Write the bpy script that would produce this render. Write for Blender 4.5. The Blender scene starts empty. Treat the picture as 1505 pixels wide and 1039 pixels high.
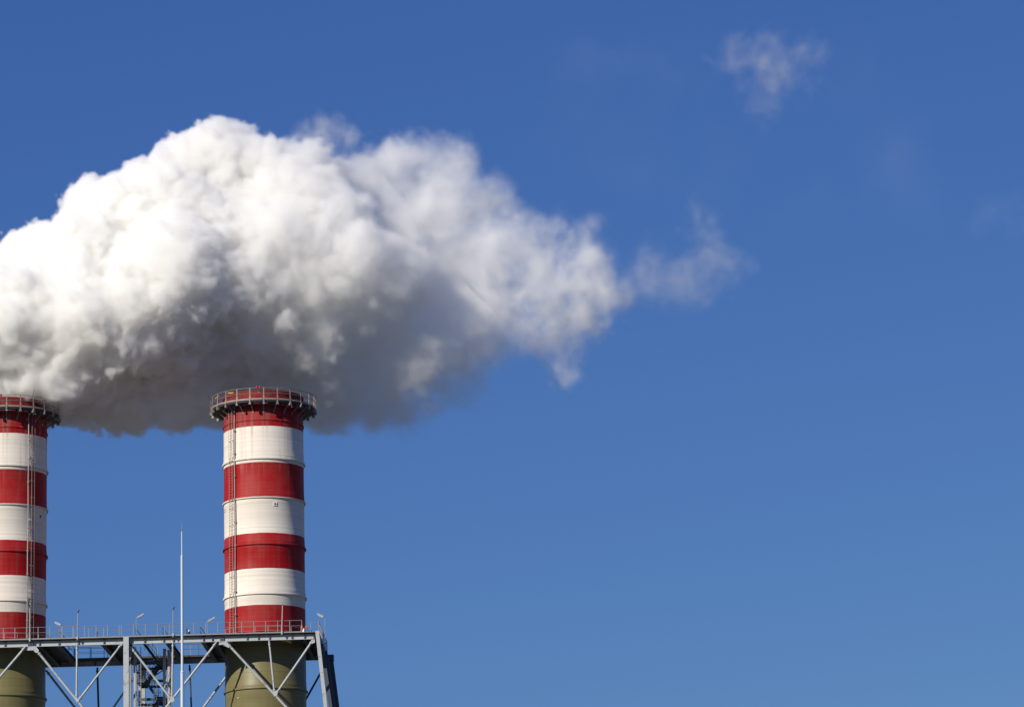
import bpy, math, random
import numpy as np
from mathutils import Vector, Matrix

# ------------------------------------------------------------------ camera, sky, sun
S = bpy.context.scene
C = S.collection
PW, PH = 1505.0, 1039.0
F = 4873.0
PITCH, YAW, ROLL = 0.236, 0.0, 0.027
CAM = Vector((0, 0, 1.7))
fw = Vector((-math.sin(YAW)*math.cos(PITCH), math.cos(YAW)*math.cos(PITCH), math.sin(PITCH)))
ri = Vector((math.cos(YAW), math.sin(YAW), 0))
up = ri.cross(fw)
ri2 = ri*math.cos(ROLL) - up*math.sin(ROLL)
up2 = ri*math.sin(ROLL) + up*math.cos(ROLL)
cd = bpy.data.cameras.new('camera'); cam = bpy.data.objects.new('camera', cd); C.objects.link(cam)
cd.sensor_width = 36; cd.lens = 36*F/PW; cd.clip_start = 0.5; cd.clip_end = 20000
M4 = Matrix((ri2, up2, -fw)).transposed().to_4x4(); M4.translation = CAM
cam.matrix_world = M4
S.camera = cam

SUN_AZ, SUN_EL = math.radians(40), math.radians(28)      # azimuth: degrees to the left of "behind the camera"
sdir = Vector((-math.sin(SUN_AZ)*math.cos(SUN_EL), -math.cos(SUN_AZ)*math.cos(SUN_EL), math.sin(SUN_EL)))
W = bpy.data.worlds.new('World'); S.world = W; W.use_nodes = True
nt = W.node_tree; bg = nt.nodes['Background']
sky = nt.nodes.new('ShaderNodeTexSky'); sky.sky_type = 'NISHITA'; sky.sun_disc = False
sky.sun_elevation = SUN_EL; sky.sun_rotation = math.pi + SUN_AZ
sky.altitude = 900; sky.air_density = 1.0; sky.dust_density = 0.2; sky.ozone_density = 3.0
# the sky's own colour response, channel by channel (deep clear blue overhead)
sc_ = nt.nodes.new('ShaderNodeSeparateColor'); cc_ = nt.nodes.new('ShaderNodeCombineColor'); nt.links.new(sky.outputs[0], sc_.inputs[0])
for i_, (k_, g_) in enumerate(((0.377, 0.84), (0.653, 0.76), (2.0, 0.44))):
    pw = nt.nodes.new('ShaderNodeMath'); pw.operation = 'POWER'; pw.inputs[1].default_value = g_; nt.links.new(sc_.outputs[i_], pw.inputs[0])
    ml = nt.nodes.new('ShaderNodeMath'); ml.operation = 'MULTIPLY'; ml.inputs[1].default_value = k_; nt.links.new(pw.outputs[0], ml.inputs[0]); nt.links.new(ml.outputs[0], cc_.inputs[i_])
nt.links.new(cc_.outputs[0], bg.inputs[0]); bg.inputs[1].default_value = 0.1
ld = bpy.data.lights.new('sun', 'SUN'); ld.energy = 5.0; ld.angle = math.radians(0.5); ld.color = (1.0, 0.93, 0.82)
sun = bpy.data.objects.new('sun', ld); C.objects.link(sun)
sun.rotation_euler = sdir.to_track_quat('Z', 'Y').to_euler()
S.view_settings.view_transform = 'Standard'; S.view_settings.look = 'None'
S.view_settings.exposure = 0.0; S.view_settings.gamma = 1.0; S.view_settings.use_curve_mapping = False
cy = S.cycles
cy.max_bounces = 30; cy.volume_bounces = 28; cy.diffuse_bounces = 3; cy.glossy_bounces = 2
cy.volume_step_rate = 1.0; cy.volume_max_steps = 512
cy.use_denoising = True

def at(px, py, Y):
    """the world point that stands at depth Y behind photo pixel (px, py)"""
    d = fw*F + ri2*(px-PW/2) - up2*(py-PH/2)
    return CAM + d*((Y-CAM.y)/d.y)

# ------------------------------------------------------------------ materials
def newmat(name):
    m = bpy.data.materials.new(name); m.use_nodes = True
    return m, m.node_tree, m.node_tree.nodes['Principled BSDF']
def N(nt, t, **kw):
    n = nt.nodes.new(t)
    for k, v in kw.items():
        if k.startswith('i_'): n.inputs[k[2:].replace('_', ' ')].default_value = v
        else: setattr(n, k, v)
    return n
def mathn(nt, op, a, b=None, c=None):
    n = nt.nodes.new('ShaderNodeMath'); n.operation = op
    for i, v in enumerate((a, b, c)):
        if v is None: continue
        if isinstance(v, (int, float)): n.inputs[i].default_value = v
        else: nt.links.new(v, n.inputs[i])
    return n.outputs[0]
def mixc(nt, f, a, b, mode='MIX'):
    n = nt.nodes.new('ShaderNodeMix'); n.data_type = 'RGBA'; n.blend_type = mode
    for i, v in ((0, f), (6, a), (7, b)):
        if isinstance(v, (int, float)): n.inputs[i].default_value = v
        elif isinstance(v, tuple): n.inputs[i].default_value = v if len(v) == 4 else v+(1,)
        else: nt.links.new(v, n.inputs[i])
    return n.outputs[2]
def simple(name, col, rough=0.5, metal=0.0, var=0.25, scale=3.0, rust=0.0, bump=0.0):
    m, nt, b = newmat(name)
    co = N(nt, 'ShaderNodeTexCoord')
    n1 = N(nt, 'ShaderNodeTexNoise'); n1.inputs['Scale'].default_value = scale; n1.inputs['Detail'].default_value = 5
    nt.links.new(co.outputs['Object'], n1.inputs['Vector'])
    f = mathn(nt, 'MULTIPLY', n1.outputs[0], var*2)
    dark = tuple(c*(1-var) for c in col)
    base = mixc(nt, f, tuple(min(1, c*(1+var*0.3)) for c in col), dark)
    if rust > 0:
        n2 = N(nt, 'ShaderNodeTexNoise'); n2.inputs['Scale'].default_value = scale*1.7; n2.inputs['Detail'].default_value = 8
        nt.links.new(co.outputs['Object'], n2.inputs['Vector'])
        g = N(nt, 'ShaderNodeMapRange'); g.inputs[1].default_value = 0.56; g.inputs[2].default_value = 0.7; g.inputs[4].default_value = rust
        nt.links.new(n2.outputs[0], g.inputs[0])
        base = mixc(nt, g.outputs[0], base, (0.16, 0.06, 0.03))
    nt.links.new(base, b.inputs['Base Color'])
    b.inputs['Roughness'].default_value = rough; b.inputs['Metallic'].default_value = metal
    if bump:
        bp = N(nt, 'ShaderNodeBump'); bp.inputs['Strength'].default_value = bump; bp.inputs['Distance'].default_value = .02
        nt.links.new(n1.outputs[0], bp.inputs['Height']); nt.links.new(bp.outputs[0], b.inputs['Normal'])
    return m
steel = simple('painted_grey_steel', (0.38, 0.41, 0.42), 0.55, 0.0, 0.3, 1.5, 0.45)
steel_dark = simple('weathered_shaded_steel', (0.045, 0.06, 0.085), 0.6, 0.0, 0.3, 1.5, 0.3)  # near-black base puts shade into the colour of shadowed members; rust is wear
galv = simple('galvanised_rail_steel', (0.25, 0.255, 0.25), 0.5, 0.3, 0.25, 4, 0.3)
rusty = simple('rust_stained_pale_steel', (0.31, 0.215, 0.18), 0.6, 0.0, 0.3, 6, 0.8)
ladder_m = simple('dull_rusty_ladder_steel', (0.24, 0.20, 0.18), 0.6, 0.1, 0.3, 3, 0.7)
grating = simple('dark_floor_grating', (0.05, 0.05, 0.05), 0.7, 0.2, 0.3, 8)
redp = simple('red_paint', (0.40, 0.02, 0.03), 0.45, 0, 0.25, 3)
whitep = simple('pale_mast_paint', (0.48, 0.55, 0.60), 0.4, 0, 0.1, 2)
lampm = simple('aged_lamp_housing', (0.36, 0.33, 0.29), 0.5, 0, 0.2, 5)
yellowp = simple('yellow_paint', (0.62, 0.38, 0.06), 0.5, 0, 0.2, 5)
orangep = simple('orange_lamp_glass', (0.65, 0.12, 0.03), 0.3, 0, 0.2, 8)
blackm = simple('black_rubber', (0.02, 0.02, 0.02), 0.6)
creamp = simple('cream_enamel', (0.75, 0.72, 0.66), 0.4, 0, 0.1, 8)
soot = simple('soot_lined_flue', (0.03, 0.028, 0.026), 0.9, 0, 0.3, 3)
groundm = simple('gravel_and_dry_grass', (0.10, 0.095, 0.075), 0.95, 0, 0.5, 0.05, 0, 0.3)

RED = (0.335, 0.008, 0.010); WHITE = (0.76, 0.70, 0.605); GREEN = (0.17, 0.152, 0.062)
def shell_material(name, edges, stain=0.3):
    """edges: z heights of the painted band boundaries from the top down; red first, alternating, bare green below the last"""
    m, nt, b = newmat(name)
    co = N(nt, 'ShaderNodeTexCoord'); sep = N(nt, 'ShaderNodeSeparateXYZ'); nt.links.new(co.outputs['Object'], sep.inputs[0])
    z = sep.outputs[2]
    wob = N(nt, 'ShaderNodeTexNoise'); wob.inputs['Scale'].default_value = 1.2; nt.links.new(co.outputs['Object'], wob.inputs['Vector'])
    zw = mathn(nt, 'ADD', z, mathn(nt, 'MULTIPLY', mathn(nt, 'SUBTRACT', wob.outputs[0], 0.5), 0.05))
    col = RED + (1,)
    for i, e in enumerate(edges):
        below = GREEN if i == len(edges)-1 else (WHITE if i % 2 == 0 else RED)
        g = mathn(nt, 'LESS_THAN', zw, e)
        col = mixc(nt, g, col, below)
    # long vertical rain streaks
    mp = N(nt, 'ShaderNodeMapping'); mp.inputs['Scale'].default_value = (2.6, 2.6, 0.08); nt.links.new(co.outputs['Object'], mp.inputs[0])
    st = N(nt, 'ShaderNodeTexNoise'); st.inputs['Scale'].default_value = 1.0; st.inputs['Detail'].default_value = 6; nt.links.new(mp.outputs[0], st.inputs['Vector'])
    r1 = N(nt, 'ShaderNodeMapRange'); r1.inputs[1].default_value = 0.52; r1.inputs[2].default_value = 0.8; r1.inputs[4].default_value = stain
    nt.links.new(st.outputs[0], r1.inputs[0])
    # stains are strongest on the top white band
    top = N(nt, 'ShaderNodeMapRange'); top.inputs[1].default_value = edges[0]-5; top.inputs[2].default_value = edges[0]-3; top.inputs[3].default_value = 0.18
    nt.links.new(z, top.inputs[0])
    col = mixc(nt, mathn(nt, 'MULTIPLY', r1.outputs[0], top.outputs[0]), col, (0.52, 0.33, 0.27))
    # soot shed from the mouth and broad patches of faded paint
    so = N(nt, 'ShaderNodeMapRange'); so.inputs[1].default_value = edges[0]+0.2; so.inputs[2].default_value = edges[0]+4.0; so.inputs[4].default_value = 0.75
    nt.links.new(mathn(nt, 'ADD', z, mathn(nt, 'MULTIPLY', mathn(nt, 'SUBTRACT', st.outputs[0], 0.5), 7.0)), so.inputs[0])
    col = mixc(nt, so.outputs[0], col, (0.05, 0.012, 0.012))
    fd = N(nt, 'ShaderNodeTexNoise'); fd.inputs['Scale'].default_value = 0.35; fd.inputs['Detail'].default_value = 5; nt.links.new(co.outputs['Object'], fd.inputs['Vector'])
    r3 = N(nt, 'ShaderNodeMapRange'); r3.inputs[1].default_value = 0.45; r3.inputs[2].default_value = 0.75; r3.inputs[4].default_value = 0.12; nt.links.new(fd.outputs[0], r3.inputs[0])
    col = mixc(nt, r3.outputs[0], col, (0.42, 0.33, 0.27))
    # fine horizontal winding lines of the glass fibre
    mp2 = N(nt, 'ShaderNodeMapping'); mp2.inputs['Scale'].default_value = (0.05, 0.05, 5.0); nt.links.new(co.outputs['Object'], mp2.inputs[0])
    wi = N(nt, 'ShaderNodeTexNoise'); wi.inputs['Scale'].default_value = 1.0; wi.inputs['Detail'].default_value = 4; nt.links.new(mp2.outputs[0], wi.inputs['Vector'])
    r2 = N(nt, 'ShaderNodeMapRange'); r2.inputs[1].default_value = 0.35; r2.inputs[2].default_value = 0.7; r2.inputs[3].default_value = 1.0; r2.inputs[4].default_value = 0.82
    nt.links.new(wi.outputs[0], r2.inputs[0])
    comb = N(nt, 'ShaderNodeCombineColor')
    for k in range(3): nt.links.new(r2.outputs[0], comb.inputs[k])
    col = mixc(nt, 1.0, col, comb.outputs[0], 'MULTIPLY')
    nt.links.new(col, b.inputs['Base Color'])
    gl = mathn(nt, 'LESS_THAN', z, edges[-1])
    nt.links.new(mathn(nt, 'MULTIPLY_ADD', gl, -0.16, 0.6), b.inputs['Roughness']); nt.links.new(mathn(nt, 'MULTIPLY_ADD', gl, 0.14, 0.16), b.inputs['Specular IOR Level'])
    bp = N(nt, 'ShaderNodeBump'); bp.inputs['Strength'].default_value = 0.35; bp.inputs['Distance'].default_value = 0.03
    nt.links.new(wi.outputs[0], bp.inputs['Height']); nt.links.new(bp.outputs[0], b.inputs['Normal'])
    return m

# ------------------------------------------------------------------ mesh helpers
class MB:
    def __init__(s): s.v = []; s.f = []; s.sm = []
    def add(s, vs, fs, smooth=False):
        o = len(s.v); s.v += [tuple(v) for v in vs]
        for f in fs: s.f.append(tuple(i+o for i in f)); s.sm.append(smooth)
    def hexa(s, p):                                             # 8 points: bottom ring 0-3, top ring 4-7
        s.add(p, [(3,2,1,0),(4,5,6,7),(0,1,5,4),(1,2,6,5),(2,3,7,6),(3,0,4,7)])
    def box(s, a, b):
        x0,y0,z0 = a; x1,y1,z1 = b
        s.hexa([(x0,y0,z0),(x1,y0,z0),(x1,y1,z0),(x0,y1,z0),(x0,y0,z1),(x1,y0,z1),(x1,y1,z1),(x0,y1,z1)])
    def bar(s, p, q, w, h, up=Vector((0,0,1))):
        p, q = Vector(p), Vector(q); d = (q-p).normalized()
        if abs(d.dot(up)) > .98: up = Vector((0,1,0))
        a = d.cross(up).normalized(); b = a.cross(d).normalized()
        a *= w/2; b *= h/2
        s.hexa([p-a-b, p+a-b, p+a+b, p-a+b, q-a-b, q+a-b, q+a+b, q-a+b])
    def tube(s, p, q, r, n=8, r2=None, caps=True):
        p, q = Vector(p), Vector(q); d = (q-p).normalized()
        u = Vector((0,0,1)) if abs(d.z) < .9 else Vector((0,1,0))
        a = d.cross(u).normalized(); b = a.cross(d).normalized(); r2 = r if r2 is None else r2
        vs = []
        for c, rr in ((p, r), (q, r2)):
            for k in range(n):
                t = 2*math.pi*k/n; vs.append(c + a*(rr*math.cos(t)) + b*(rr*math.sin(t)))
        fs = [(k, (k+1) % n, n+(k+1) % n, n+k) for k in range(n)]
        s.add(vs, fs, True)
        if caps: s.add(vs[:n], [tuple(range(n))[::-1]]); s.add(vs[n:], [tuple(range(n))])
    def path(s, pts, r, n=6):
        for a, b in zip(pts[:-1], pts[1:]): s.tube(a, b, r, n)
    def lathe(s, prof, cx=0, cy=0, n=128, close=False, a0=0.0, a1=2*math.pi):
        full = abs(a1-a0-2*math.pi) < 1e-6
        m = n if full else n+1; vs = []
        for r, z in prof:
            for k in range(m):
                t = a0+(a1-a0)*k/n; vs.append((cx+r*math.sin(t), cy-r*math.cos(t), z))
        fs = []; L = len(prof)
        for j in range(L if close else L-1):
            j2 = (j+1) % L
            for k in range(n):
                k2 = (k+1) % m
                fs.append((j*m+k, j*m+k2, j2*m+k2, j2*m+k))
        s.add(vs, fs, True)
    def torus(s, R, z, r, cx=0, cy=0, n=96, m=8):
        s.lathe([(R+r*math.cos(2*math.pi*i/m), z+r*math.sin(2*math.pi*i/m)) for i in range(m)], cx, cy, n, True)
    def build(s, name, mat, parent=None, origin=None, sharp=None):
        me = bpy.data.meshes.new(name)
        o3 = Vector(origin) if origin is not None else Vector((0,0,0))
        me.from_pydata([tuple(Vector(v)-o3) for v in s.v], [], s.f); me.materials.append(mat)
        me.polygons.foreach_set('use_smooth', s.sm); me.update()
        if any(s.sm): me.set_sharp_from_angle(angle=math.radians(32))
        o = bpy.data.objects.new(name, me); C.objects.link(o)
        if parent is not None: o.parent = parent
        if origin is not None: o.location = o3
        return o

def thing(name, label, cat, loc=(0,0,0), group=None):
    o = bpy.data.objects.new(name, None); o.empty_display_size = 1; C.objects.link(o); o.location = loc
    o['label'] = label; o['category'] = cat
    if group: o['group'] = group
    return o
def tag(o, label, cat, group=None):
    o['label'] = label; o['category'] = cat
    if group: o['group'] = group
    return o
def local(parent, p): return Vector(p) - parent.location

# ------------------------------------------------------------------ key positions
YC = 310.0; R = 3.8
XA, XB = -48.51, -23.97                                   # the two stack axes
YF, YB = 304.0, 317.26                                    # front and back truss planes
ZD = 48.83                                                # deck level
zf = lambda y: at(387, y, YC-R).z                         # height of a mark seen on the front of the right stack
bands = [zf(y) for y in (625.5, 678.5, 729.5, 782.4, 834.3, 888.0)] + [ZD+0.10]
rings = [zf(y) for y in (672.6, 729.6, 798.0, 871.0)]
rings = rings + [zf(1009.5)] + [zf(1009.5)-4.6*k for k in range(1, 10)]
ZP = at(387, 587, YC-5.0).z                               # stack platform floor
ZT = at(387, 572.6, YC-R).z                               # stack lip

# ------------------------------------------------------------------ ground
g = MB(); s_ = 9000
g.add([(-s_,-s_,0),(s_,-s_,0),(s_,s_,0),(-s_,s_,0)], [(0,1,2,3)])
go = g.build('ground', groundm); go['kind'] = 'structure'

# ------------------------------------------------------------------ stacks
def stack(X, label, off, side, stain, seed):
    rnd = random.Random(seed)
    t = thing('chimney_stack', label, 'chimney', (X, YC, 0), 'striped smoke stacks')
    sm = shell_material('striped_fibreglass_shell', bands, stain)
    # shell profile with soft swellings above each ring
    prof = [(R, 0.0)]
    for z in sorted(rings):
        prof += [(R, z-0.50), (R+0.015, z-0.46), (R+0.02, z-0.2), (R+0.035, z+0.16), (R+0.035, z+0.42), (R+0.015, z+0.46), (R+0.015, z+0.85), (R, z+0.90)]
    prof += [(R, ZP-1.75), (R+0.08, ZP-1.72), (R+0.08, ZP-1.62), (R, ZP-1.56),
             (R, ZP+0.35), (R+0.09, ZP+0.38), (R+0.09, ZP+0.48), (R, ZP+0.51),
             (R, ZT-0.32), (R+0.07, ZT-0.30), (R+0.07, ZT-0.04), (R+0.03, ZT), (R-0.10, ZT), (R-0.12, ZT-0.1), (R-0.12, ZT-9)]
    prof = [p for i, p in enumerate(prof) if i == 0 or p[1] != prof[i-1][1] or p[0] != prof[i-1][0]]
    b = MB(); b.lathe(prof, n=160); b.build('shell', sm, t)
    b = MB(); b.lathe([(R-0.14, ZT-9), (0.01, ZT-9)], n=48); b.build('flue_lining', soot, t)
    rm_by = lambda z: sm
    for z in rings[:5]:
        b = MB(); b.lathe([(R+0.0, z-0.10), (R+0.15, z-0.09), (R+0.17, z-0.02), (R+0.15, z+0.07), (R+0.0, z+0.13)], n=128)
        b.build('stiffening_ring', sm, t)
    # platform
    RO = 5.0
    pl = MB(); pl.lathe([(R+0.12, ZP-0.05), (RO, ZP-0.05), (RO, ZP), (R+0.12, ZP)], n=96, close=True)
    pf = pl.build('service_platform', grating, t)
    na = 24
    br = MB()
    br.bar((0, -R+0.02, ZP-0.16), (0, -RO-0.12, ZP-0.16), 0.10, 0.20)
    br.bar((0, -R-0.02, ZP-0.85), (0, -RO+0.35, ZP-0.25), 0.06, 0.08)
    br.box((-0.06, -R-0.06, ZP-1.0), (0.06, -R+0.02, ZP-0.75))
    br.box((-0.10, -RO-0.10, ZP-0.42), (0.10, -RO+0.12, ZP-0.262))
    b0 = br.build('bracket', simple('bracket_steel', (0.22, 0.20, 0.19), 0.6, 0, 0.3, 6, 0.5), pf)
    ps = MB()
    ps.box((-0.045, -RO-0.03, ZP-0.02), (0.045, -RO+0.02, ZP+1.14))
    ps.box((-0.075, -RO-0.045, ZP-0.10), (0.075, -RO-0.032, ZP+0.34))
    p0 = ps.build('rail_post', rusty, pf)
    for k in range(na):
        a = math.radians(off + 15*k)
        if k:
            bb = b0.copy(); C.objects.link(bb); pp = p0.copy(); C.objects.link(pp)
        else: bb, pp = b0, p0
        bb.rotation_euler.z = a; pp.rotation_euler.z = a
    rl = MB(); rl.torus(RO, ZP+1.15, 0.028, n=96, m=6); rl.torus(RO+0.03, ZP+0.62, 0.022, n=96, m=6)
    rl.build('guard_rail', ladder_m, pf)
    tb = MB()
    for k in range(na):
        a = math.radians(off+15*k)
        tb.lathe([(RO+0.005, ZP+0.01), (RO+0.03, ZP+0.01), (RO+0.03, ZP+0.16), (RO+0.005, ZP+0.16)], n=5, close=True, a0=a+0.022, a1=a+math.radians(15)-0.022)
    tb.build('toe_board', rusty, pf)
    # beams under the platform reaching out past the rim on the sides
    us = MB(); us.torus(4.45, ZP-0.30, 0.06, n=72, m=6); us.torus(RO-0.1, ZP-0.12, 0.06, n=72, m=6); us.build('support_hoop', steel_dark, pf)
    # ladder
    def rp(a, r, z): a = math.radians(a); return (r*math.sin(a), -r*math.cos(a), z)
    aL = 47*side; lw = math.degrees((0.24 if side < 0 else 0.17)/4.05)
    ld = MB(); zb0 = ZD+0.1; zt0 = ZP-0.05
    for sgn in (-1, 1): ld.bar(rp(aL+sgn*lw, R+0.22, zb0), rp(aL+sgn*lw, R+0.22, zt0), 0.04, 0.04)
    z = zb0+0.2
    while z < zt0: ld.tube(rp(aL-lw, R+0.22, z), rp(aL+lw, R+0.22, z), 0.016, 5, caps=False); z += 0.27
    z = zb0+1.0
    while z < zt0:
        for sgn in (-1, 1): ld.bar(rp(aL+sgn*lw, R-0.02, z), rp(aL+sgn*lw, R+0.24, z), 0.035, 0.06)
        z += 1.62
    ld.build('ladder', ladder_m, t)
    # conduit with slight kinks
    aC = 39.5*side; pts = []; z = zb0
    while z < zt0: pts.append(Vector(rp(aC+rnd.uniform(-.35, .35), R+0.14+rnd.uniform(0, .05), z))); z += 2.2
    pts.append(Vector(rp(aC, R+0.14, zt0)))
    cn = MB(); cn.path(pts, 0.055, 7)
    for p in pts[1:-1]: cn.bar(p+Vector((0,0,-.05)), p+Vector((0,0,.05)), 0.18, 0.18)
    cn.build('cable_conduit', simple('conduit_steel', (0.26, 0.23, 0.22), 0.5, 0.2, 0.3, 2, 0.6), t)
    return t, pf, rp

ta, pfa, rp = stack(XA, 'left red and white striped chimney, cut by the photo edge, ladder on its right', 8.0, 1, 0.75, 3)
tb_, pfb, rp = stack(XB, 'right red and white striped chimney, wholly in view, ladder down its left side', 5.0, -1, 0.5, 5)

def px_part(name, mat, parent, build, root):
    """a small part placed in world coordinates under a stack"""
    b = MB(); build(b); b.v = [tuple(Vector(v)-root.location) for v in b.v]
    return b.build(name, mat, parent)
# fittings on the right stack's platform
wl = px_part('warning_lamp', redp, pfb, lambda b: (
    b.tube(at(379.6, 580, YC-5), at(379.4, 573, YC-5), 0.035, 6), b.bar(at(377.5, 570.2, YC-5), at(382.5, 569.6, YC-5), .09, .07),
    b.tube(at(377.7, 570.4, YC-5), at(377.5, 567.2, YC-5), 0.10, 10), b.tube(at(382.3, 570, YC-5), at(382.2, 567.0, YC-5), 0.10, 10),
    b.box(at(378.3, 577.5, YC-5.02), at(382.4, 574.7, YC-4.8))), tb_)
px_part('lamp_cap', blackm, wl, lambda b: (b.box(at(379, 573.6, YC-5.1), at(384, 572.6, YC-4.9)),), tb_)
px_part('pipe_rail', yellowp, pfb, lambda b: b.tube(at(335.5, 577.8, YC-2.0), at(343.8, 577.4, YC-2.6), 0.06, 8), tb_)
px_part('pipe_rail', yellowp, pfb, lambda b: b.tube(at(316.7, 586, YC-1.2), at(321.3, 582.2, YC-2.2), 0.06, 8), tb_)
px_part('lightning_rod', steel_dark, pfb, lambda b: b.tube(at(425.2, 573, YC-4.2), at(429.2, 558, YC-4.2), 0.022, 5), tb_)
px_part('lightning_rod', steel_dark, pfb, lambda b: b.tube(at(309.5, 588, YC-0.8), at(304.8, 577, YC-0.8), 0.022, 5), tb_)
px_part('lightning_rod', steel_dark, pfa, lambda b: b.tube(at(47, 586.5, YC-4.0), at(50.6, 571.2, YC-4.0), 0.022, 5), ta)
px_part('warning_lamp', redp, pfa, lambda b: (b.tube(at(1.2, 586, YC-5), at(1.3, 582, YC-5), 0.04, 6), b.tube(at(1.3, 582.3, YC-5), at(1.4, 579.3, YC-5), 0.10, 10)), ta)
# gauge plate on the second white band, sensor spots
def spot(px, py, root, s=0.16):
    c = at(px, py, YC); d = Vector((c.x-root.location.x, 0, 0))
    sx = max(-0.99, min(0.99, d.x*1.0/R)); 
    # intersect with the shell along the view ray
    o = CAM; v = (at(px, py, 300)-CAM).normalized()
    a = v.x**2+v.y**2; bx = 2*(v.x*(o.x-root.location.x)+v.y*(o.y-YC)); cc = (o.x-root.location.x)**2+(o.y-YC)**2-(R+0.01)**2
    tt = (-bx-math.sqrt(bx*bx-4*a*cc))/(2*a); h = o+v*tt
    n = Vector((h.x-root.location.x, h.y-YC, 0)).normalized()
    return h, n
def plate(root, px, py, w, h, mat, name, parent, lift=0.02, thick=0.04):
    p, n = spot(px, py, root); p = p+n*lift; tg = Vector((-n.y, n.x, 0))
    b = MB()
    q = [p + tg*sx*w/2 + Vector((0,0,sz*h/2)) for sx, sz in ((-1,-1),(1,-1),(1,1),(-1,1))]
    b.hexa([q[0], q[1], q[1]+n*thick, q[0]+n*thick, q[3], q[2], q[2]+n*thick, q[3]+n*thick])
    b.v = [tuple(Vector(v)-root.location) for v in b.v]
    return b.build(name, mat, parent)
hp = plate(tb_, 403.8, 740.3, 0.36, 0.36, creamp, 'inspection_plate', tb_)
plate(tb_, 403.8, 740.3, 0.12, 0.14, blackm, 'plate_plug', hp, 0.065)
plate(tb_, 331.2, 749.5, 0.05, 0.10, blackm, 'sensor_stud', tb_); plate(tb_, 331.1, 752.5, 0.05, 0.07, blackm, 'sensor_stud', tb_)
plate(tb_, 350.5, 1025, 0.18, 0.05, creamp, 'sensor_stud', tb_)
plate(ta, 59.2, 758.6, 0.16, 0.22, blackm, 'sensor_stud', ta)
plate(ta, 61.8, 624.8, 0.10, 0.10, creamp, 'sensor_stud', ta)
for yy in (648, 672, 763.5, 779, 868, 887): plate(ta, 43.2, yy, 0.16, 0.16, creamp, 'ladder_anchor', ta, 0.02, 0.16)

# ------------------------------------------------------------------ steel support frame
fr = thing('support_frame', 'grey steel truss frame with deck carrying both striped chimneys', 'steel frame', (XA-9.1, YF, 0))
def P(build, name, mat, parent=fr):
    b = MB(); build(b); b.v = [tuple(Vector(v)-fr.location) for v in b.v]; return b.build(name, mat, parent)
cx = lambda px, py=945, Y=YF: at(px, py, Y).x
X_COL = cx(185.0, 940); BAY = (cx(467, 935)-X_COL)/2      # column axis, and half a span (hanger spacing is a quarter)
XN1, XN2 = cx(44.5, 952), cx(325.2, 946)                  # the top nodes
XR = cx(466.3, 931); XL = X_COL-(XR-X_COL)
BT, BB = ZD-0.17, ZD-0.64                                 # beam top and bottom
def ibeam(x0, x1, Y, name='main_beam', w=0.30, mat=steel):
    def f(b):
        b.box((x0, Y-w/2, BT-0.035), (x1, Y+w/2, BT)); b.box((x0, Y-w/2, BB), (x1, Y+w/2, BB+0.035))
        b.box((x0, Y-0.02, BB+0.035), (x1, Y+0.02, BT-0.035))
    return P(f, name, mat)
mbf = ibeam(XL, XR-0.2, YF); mbb = ibeam(XL, XR+0.1, YB)
for px in (7.7, 42, 44.4, 47.5, 58.3, 87, 115.5, 153, 212.8, 240.7, 255, 299.3, 312.3, 324.5, 326.4, 328.4, 363.5, 380, 396.4, 429.3, 448, 461.5):
    x = cx(px, 945); P(lambda b: b.box((x-.055, YF-.145, BB+.036), (x+.055, YF-.021, BT-.036)), 'web_stiffener', steel_dark, mbf)
for k in range(14):
    x = XL+3+k*3.4; 
    if x < XR-1: P(lambda b: b.box((x-.05, YB-.145, BB+.036), (x+.05, YB-.021, BT-.036)), 'web_stiffener', steel_dark, mbb)
def ybeam(px, name='cross_beam', w=0.34, depth=0.0, y0=YF+0.16, y1=YB-0.16, x=None):
    x = cx(px, 946) if x is None else x
    def f(b):
        b.box((x-w/2, y0, BT-0.04), (x+w/2, y1, BT-0.002)); b.box((x-w/2, y0, BB-depth), (x+w/2, y1, BB-depth+0.04))
        b.box((x-0.03, y0, BB-depth+0.04), (x+0.03, y1, BT-0.04))
    return P(f, name, steel_dark)  # cross beams carry the deck's shade in their dark colour
for px in (84, 151.5, 184.5, 246, 298.5): ybeam(px, w=0.42)
XS1a, XS1b = XL+2.6, cx(84, 948)                          # solid decks round the stacks
XS2a, XS2b = cx(299, 943), XR
for x in (XA-5.1, XA-4.2, XA+4.15, XB-4.2, XB+4.1): ybeam(0, x=x, w=0.3)
P(lambda b: b.box((XR-0.02, YF+0.2, BB-.05), (XR+0.20, YB-0.05, BT)), 'end_girder', steel_dark)
P(lambda b: b.box((XL-0.2, YF+0.2, BB-.05), (XL, YB-0.05, BT)), 'end_girder', steel_dark)
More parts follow.
